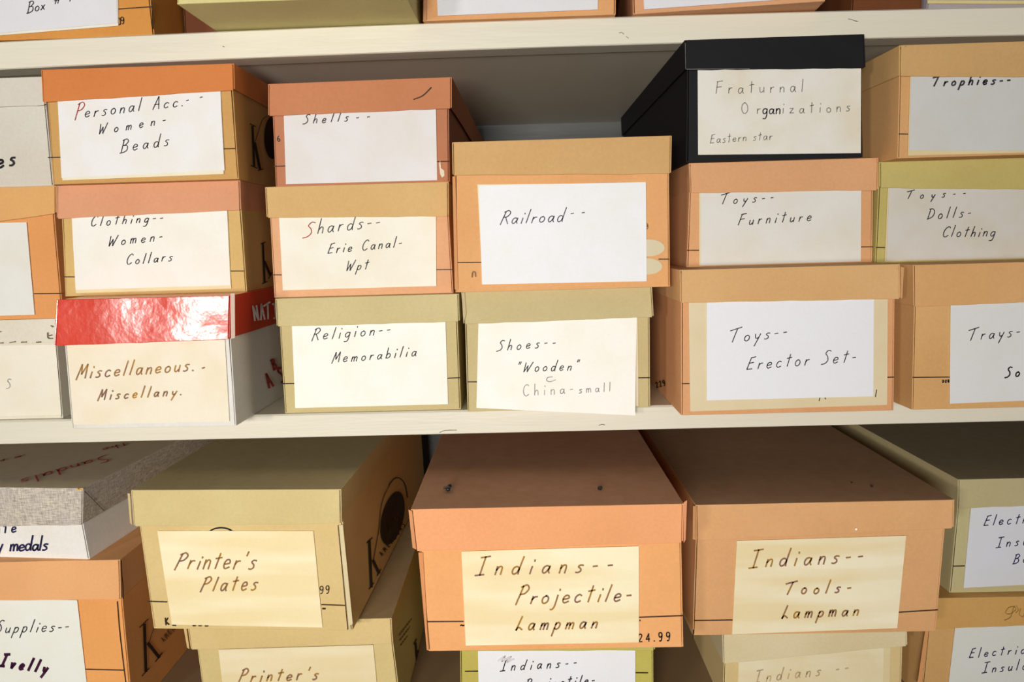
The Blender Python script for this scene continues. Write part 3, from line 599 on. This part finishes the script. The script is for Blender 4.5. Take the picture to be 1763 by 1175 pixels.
S = shoebox('khaki shoebox with faded banded card lettered Printer\'s Plates, upper of two', BOTG, .466, -.1850, -.3050,
    [(225, 848), (587, 841), (588, 902.7), (229.6, 907)], [(235.6, 907), (590, 903), (607, 1085), (264, 1078)], (216, 196, 134), (222, 194, 130),
    [dict(q=[(272, 914), (540, 914), (556, 1080), (297, 1075)], col=(250, 238, 200), stain=.2, bands=.4, ink=BROWN, text=[
        T("Printer's", 303, 979, 438, 979, 28, pen=2.7, xh=1.05), T('Plates', 347, 1017, 441, 1015, 24, pen=2.7, xh=1.1)])],
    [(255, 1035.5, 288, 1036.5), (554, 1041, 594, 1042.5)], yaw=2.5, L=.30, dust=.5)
flap(S, [(220.5, 849), (225, 850), (228.5, 904), (225, 900)], (210, 184, 128))
flap(S, [(583.5, 904), (591, 903.5), (608, 1074), (601, 1078)], (222, 206, 160), 'body', 'pb')
marks(S, 'pb', 'corner_seam', PRINT, strokes=[((583, 904), (591, 990), (599.5, 1083))], pen=1.3, off=.0014)
marks(S, 'pb', 'printed_logo', BLACK, polys=[ell(381, 930, 29, 22.5, 0, 18, 205, 335)+ell(381, 933, 29, 23, 0, 18, 335, 205)])
marks(S, 'pb', 'price_print', PRINT, text=[T('99', 551, 1022, 567, 1021.5, 13, pen=1.4, shear=0, jit=0)])
marks(S, 'pb', 'printed_letter', PRINT, text=[T('K', 286, 1076, 294, 1075, 12, pen=2.3, shear=-.1, jit=0)], strokes=[((298, 1076), (303, 1076.5)), ((333, 1077), (337, 1077)), ((343, 1077), (347, 1077)), ((354, 1077.5), (358, 1077.5)), ((556, 1048), (560, 1048))], pen=2.7)
kmark(S, (634.5, 932), (638, 1011), ((630, 935.5), (639.5, 926.5)), ((634, 1015), (642, 1004)), (641, 966), (651, 987), ((648, 992), (654.5, 981)), ((641, 968), (646, 940), (651, 911), (654, 880), (659, 857), (669, 836)), 4.4,
    arcs=[dict(s=((668.6, 835.5), (676, 826), (684, 823), (692, 828), (697, 838), (700.5, 857)), pen=1.6)], ovals=[ell(674.5, 892.6, 18.5, 47, 13)])
marks(S, 'right', 'printed_logo_lettering', SOFTPRINT, strokes=[((661, 886), (663, 925)), ((675, 878), (663, 905)), ((664, 903), (672, 917)), ((671, 884), (672, 900)), ((676, 903), (677, 888), (680, 900)), ((683, 896), (684, 884), (687, 893))], pen=1.6, off=.0009)
marks(S, 'right', 'printed_text', PRINT, text=[T("AMERICAS", 657, 958, 697, 905, 7, pen=1.3, shear=0, jit=0)])
P2 = shoebox('khaki shoebox lettered Printer\'s, beneath the Printer\'s Plates box', BOTG, .483, -.3065, LOW,
    [(322, 1080), (673.6, 1057), (677, 1109), (328, 1120)], [(339, 1120), (682, 1110), (692, 1230), (357, 1250)], (220, 192, 128), (216, 192, 128),
    [dict(q=[(377, 1118), (642.7, 1110), (653, 1215), (389, 1225)], col=(240, 228, 194), stain=.2, bands=.4, ink=BROWN, text=[T("Printer's", 412, 1174, 546, 1169, 22, pen=2.7)])],
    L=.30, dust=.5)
flap(P2, [(317, 1082), (322, 1082), (327, 1117), (323, 1115)], (212, 180, 118))
kmark(P2, (714.5, 1108), (717, 1140), ((711.5, 1110), (716, 1101)), ((714, 1145), (720, 1134)), (718, 1122), (724, 1131), None, None, 3.0)
marks(P2, 'lidright', 'printed_text', SOFTPRINT, strokes=[[(686+22*(i+.15)/7+k, 1095-30*(i+.15)/7+k*8.5), (686+22*(i+.75)/7+k, 1095-30*(i+.75)/7+k*8.5)] for k in (0, 1, 2) for i in range(7)], pen=1.8, parent='lid')

PJ = shoebox('orange boot box with faded card lettered Indians Projectile and printed price 24.99', BOTG, .428, -.1872, -.300,
    [(707, 878), (1177.5, 864), (1176.6, 935), (715, 949)], [(721, 950), (1177, 937), (1177, 1114.6), (737.5, 1121)], (242, 166, 108), (242, 172, 104),
    [dict(q=[(794.6, 949), (1099.6, 940), (1099.6, 1105.5), (802, 1111)], col=(250, 238, 202), stain=.2, bands=.4, ink=BROWN, text=[
        T('Indians--', 820, 990, 1052, 983, 30, pen=2.8), T('Projectile-', 889, 1039, 1084, 1034, 29, pen=2.8), T('Lampman', 888, 1084, 1026, 1081, 24, pen=2.8)])],
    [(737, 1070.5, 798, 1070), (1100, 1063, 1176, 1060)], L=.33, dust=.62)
flap(PJ, [(703.5, 877), (710, 880), (717, 946), (710.5, 943)], (220, 150, 96))
flap(PJ, [(1176.5, 865), (1182.5, 861), (1180, 929), (1176.5, 935)], (224, 150, 104))
flap(PJ, [(720.5, 951), (728.5, 951), (738, 1119), (735, 1119)], (222, 146, 88), 'body', 'pb')
marks(PJ, 'pb', 'price_print', BLACK, text=[T('24.99', 1099, 1105, 1153, 1103, 13.5, pen=1.9, shear=0, jit=0)], strokes=[((793, 1077), (795, 1076)), ((796, 1077), (799, 1077)), ((1101, 1068), (1102, 1069))])
TL_ = shoebox('pale orange boot box with faded card lettered Indians Tools', BOTG, .460, -.2025, -.3125,
    [(1198, 870.5), (1645.5, 845.7), (1642.5, 910.6), (1199, 932)], [(1196, 931), (1627.4, 912), (1612, 1083), (1192.5, 1102.5)], (228, 172, 114), (222, 166, 108),
    [dict(q=[(1268, 931), (1559, 922), (1543.5, 1081), (1259.7, 1092)], col=(244, 234, 204), stain=.2, bands=.5, ink=BROWN, text=[
        T('Indians--', 1290, 977, 1482, 967, 29, pen=2.7), T('Tools-', 1352, 1023, 1462, 1019, 22, pen=2.7), T('Lampman', 1345, 1064, 1475, 1059, 22, pen=2.7)])],
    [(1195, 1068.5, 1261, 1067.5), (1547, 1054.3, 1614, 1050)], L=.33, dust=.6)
flap(TL_, [(1192.5, 871), (1197, 871), (1198, 930), (1192, 928)], (214, 154, 98))
marks(TL_, 'pl', 'white_fleck', WHITEP, polys=[ell(1473, 911, 1.9, 1.9)], parent='lid', off=.0009)
marks(TL_, 'pb', 'corner_seam', PRINT, strokes=[((1193.5, 1085), (1192.5, 1099))], pen=2)

S = shoebox('olive-green shoebox lettered Indians, beneath the orange Projectile box', BOTG, .467, -.3005, LOW,
    [(787, 1060), (1129, 1055), (1128, 1121), (789, 1122)], [(790, 1122), (1127, 1121), (1126, 1260), (794, 1265)], (196, 186, 92), (198, 184, 84),
    [dict(q=[(823, 1118), (1093.5, 1118), (1093, 1230), (825, 1232)], col=(240, 240, 244), stain=.1, off=.0013, text=[
        T('Indians--', 862, 1154, 991, 1146, 17, pen=1.8), T('Projectile-', 904, 1184, 1022, 1176, 16, pen=2)])],
    [(801, 1156, 823, 1155.8), (1094, 1158.3, 1115, 1158.5)], L=.30)
marks(S, 'pb', 'smudge', ink_mat((214, 212, 214), (228, 226, 228)), strokes=[((858, 1136), (870, 1128), (864, 1137), (880, 1129), (872, 1139), (884, 1133))], pen=3, off=.0019)
S = shoebox('cream lidded shoebox with barely legible stained card, beneath the Tools box', BOTG, .489, -.313, LOW,
    [(1243, 1056), (1563, 1046), (1562.5, 1113), (1245, 1144)], [(1246, 1143), (1552.5, 1114), (1548, 1250), (1243, 1262)], (224, 208, 164), (220, 194, 134),
    [dict(q=[(1270, 1138), (1532, 1112), (1528, 1236), (1268, 1246)], col=(228, 212, 168), stain=.4),
     dict(q=[(1271, 1139), (1520, 1114), (1516, 1238), (1269, 1248)], col=(238, 228, 198), stain=.5, bands=.3, off=.0013, text=[T('Indians --', 1298, 1174, 1458, 1156, 20, ink=FAINT, pen=2)])], L=.30)
S = shoebox('dull tan shoebox with pencil scribble on lid, lettered Electrical, lower right corner', BOTG, .490, -.3015, LOW,
    [(1600, 1029.5), (1900, 1014), (1900, 1073), (1600, 1084)], [(1598.7, 1084), (1890, 1074), (1880, 1230), (1583, 1240)], (206, 158, 84), (208, 162, 98),
    [dict(q=[(1643.5, 1079), (1880, 1070), (1870, 1215), (1627, 1225)], col=(218, 218, 212), stain=.15, text=[
        T('Electrical', 1667, 1132, 1786, 1122, 16, ink=NAVY), T('Insulators', 1690, 1158, 1820, 1148, 17, ink=NAVY)])], L=.30)
flap(S, [(1592, 1085), (1598, 1085), (1586, 1180), (1578, 1180)], (214, 150, 92), 'body', 'pb')
marks(S, 'pl', 'pencil_mark', ink_mat((164, 124, 66), (176, 136, 74)), strokes=[((1746, 1044), (1736, 1046), (1730, 1055), (1738, 1057), (1748, 1049), (1744, 1046), (1739, 1062), (1728, 1068)), ((1749, 1043), (1752, 1050), (1748, 1055)), ((1756, 1048), (1754, 1058), (1760, 1062), (1763, 1056))], parent='lid', pen=.9, off=.0009)
S = shoebox('khaki shoebox with blue-inked card lettered Electrical, upper of two at right', BOTG, .495, -.2008, -.3013,
    [(1650, 824.5), (2070, 806), (2070, 858), (1648.6, 877)], [(1648.6, 879), (2060, 860), (2040, 1000), (1635, 1021)], (186, 172, 126), (190, 178, 128),
    [dict(q=[(1670.6, 872), (1880, 864), (1865, 1001), (1657.6, 1012)], col=(216, 217, 224), stain=.15, text=[
        T('Electrical', 1692, 905, 1812, 897, 18, ink=NAVY), T('Insulators', 1714, 942, 1850, 932, 17, ink=NAVY), T('Ba', 1743, 970, 1766, 968, 16, ink=NAVY)])],
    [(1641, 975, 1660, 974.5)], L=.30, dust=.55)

# ------------------------------------------------------------------ small things lying on the lids
def blob(m, c, r, n=6, seed=0, jag=.25):
    i0 = len(m.v); c = Vector(c); r = Vector(r)
    for j in range(1, n):
        for i in range(2*n):
            a, b = pi*j/n, pi*i/n; d = Vector((sin(a)*cos(b), sin(a)*sin(b), cos(a)))
            k = 1+jag*noise.noise(d*2.2+Vector((seed, 0, 0))); m.v.append(c+Vector((d.x*r.x, d.y*r.y, d.z*r.z))*k)
    t = len(m.v); m.v += [c+Vector((0, 0, r.z)), c-Vector((0, 0, r.z))]; W = 2*n
    for j in range(n-2):
        for i in range(W): a = i0+j*W+i; b = i0+j*W+(i+1) % W; m.f.append((a, b, b+W, a+W))
    for i in range(W): m.f.append((t, i0+(i+1) % W, i0+i)); m.f.append((t+1, i0+(n-2)*W+i, i0+(n-2)*W+(i+1) % W))
fm = NT('fly_body').m; fm.node_tree.nodes['Principled BSDF'].inputs['Base Color'].default_value = (.012, .011, .012, 1); fm.node_tree.nodes['Principled BSDF'].inputs['Roughness'].default_value = .35
wm = NT('fly_wing').m; wm.node_tree.nodes['Principled BSDF'].inputs['Base Color'].default_value = (.12, .10, .09, 1)
p = PJ['top'].at(772, 846); z0 = p.z
e = empty('dead_fly', p, 'dead housefly lying on the orange Projectile box lid', 'insect')
m = MB(); blob(m, p+Vector((0, 0, .0022)), (.0022, .0034, .0019), jag=.1); blob(m, p+Vector((.0006, .0043, .0024)), (.0016, .0015, .0015), jag=.1)
m.build('body', fm, e, smooth=True)
for sg in (-1, 1):
    m = MB(); a = p+Vector((sg*.0008, .001, .0026)); m.slab(a, a+Vector((sg*.0018, -.001, .0006)), a+Vector((sg*.0028, -.0042, .0002)), a+Vector((sg*.001, -.004, 0)), (0, 0, -.00008)); m.build('wing', wm, e)
    for k in range(3):
        m = MB(); a = p+Vector((sg*.001, -.001+.0012*k, .0022)); b = a+Vector((sg*.0022, .0006*(k-1), .0012)); c = b+Vector((sg*.0012, .0004*(k-1), -.0024))
        for s0, s1 in ((a, b), (b, c)): m.slab(s0, s1, s1+Vector((0, .00018, 0)), s0+Vector((0, .00018, 0)), (0, 0, -.00018))
        m.build('leg', fm, e)
for i, (S_, u, v, r, lb) in enumerate(((PJ, 1033, 843, .0021, 'dark dried insect husk near the right end of the orange Projectile box lid'),
        (TL_, 1501, 839, .0010, 'larger dark crumb on the Tools box lid'), (TL_, 1466, 832, .0007, 'smaller dark crumb on the Tools box lid'))):
    p = S_['top'].at(u, v); m = MB(); blob(m, p+Vector((0, 0, r*.55)), (r, r*.8, r*.6), 6, i*3.1, .7)
    o = m.build('husk' if i == 0 else 'crumb', fm, None, origin=p); o['label'] = lb; o['category'] = 'insect' if i == 0 else 'crumb'
    if i: o['group'] = 'crumbs on the Tools box lid'
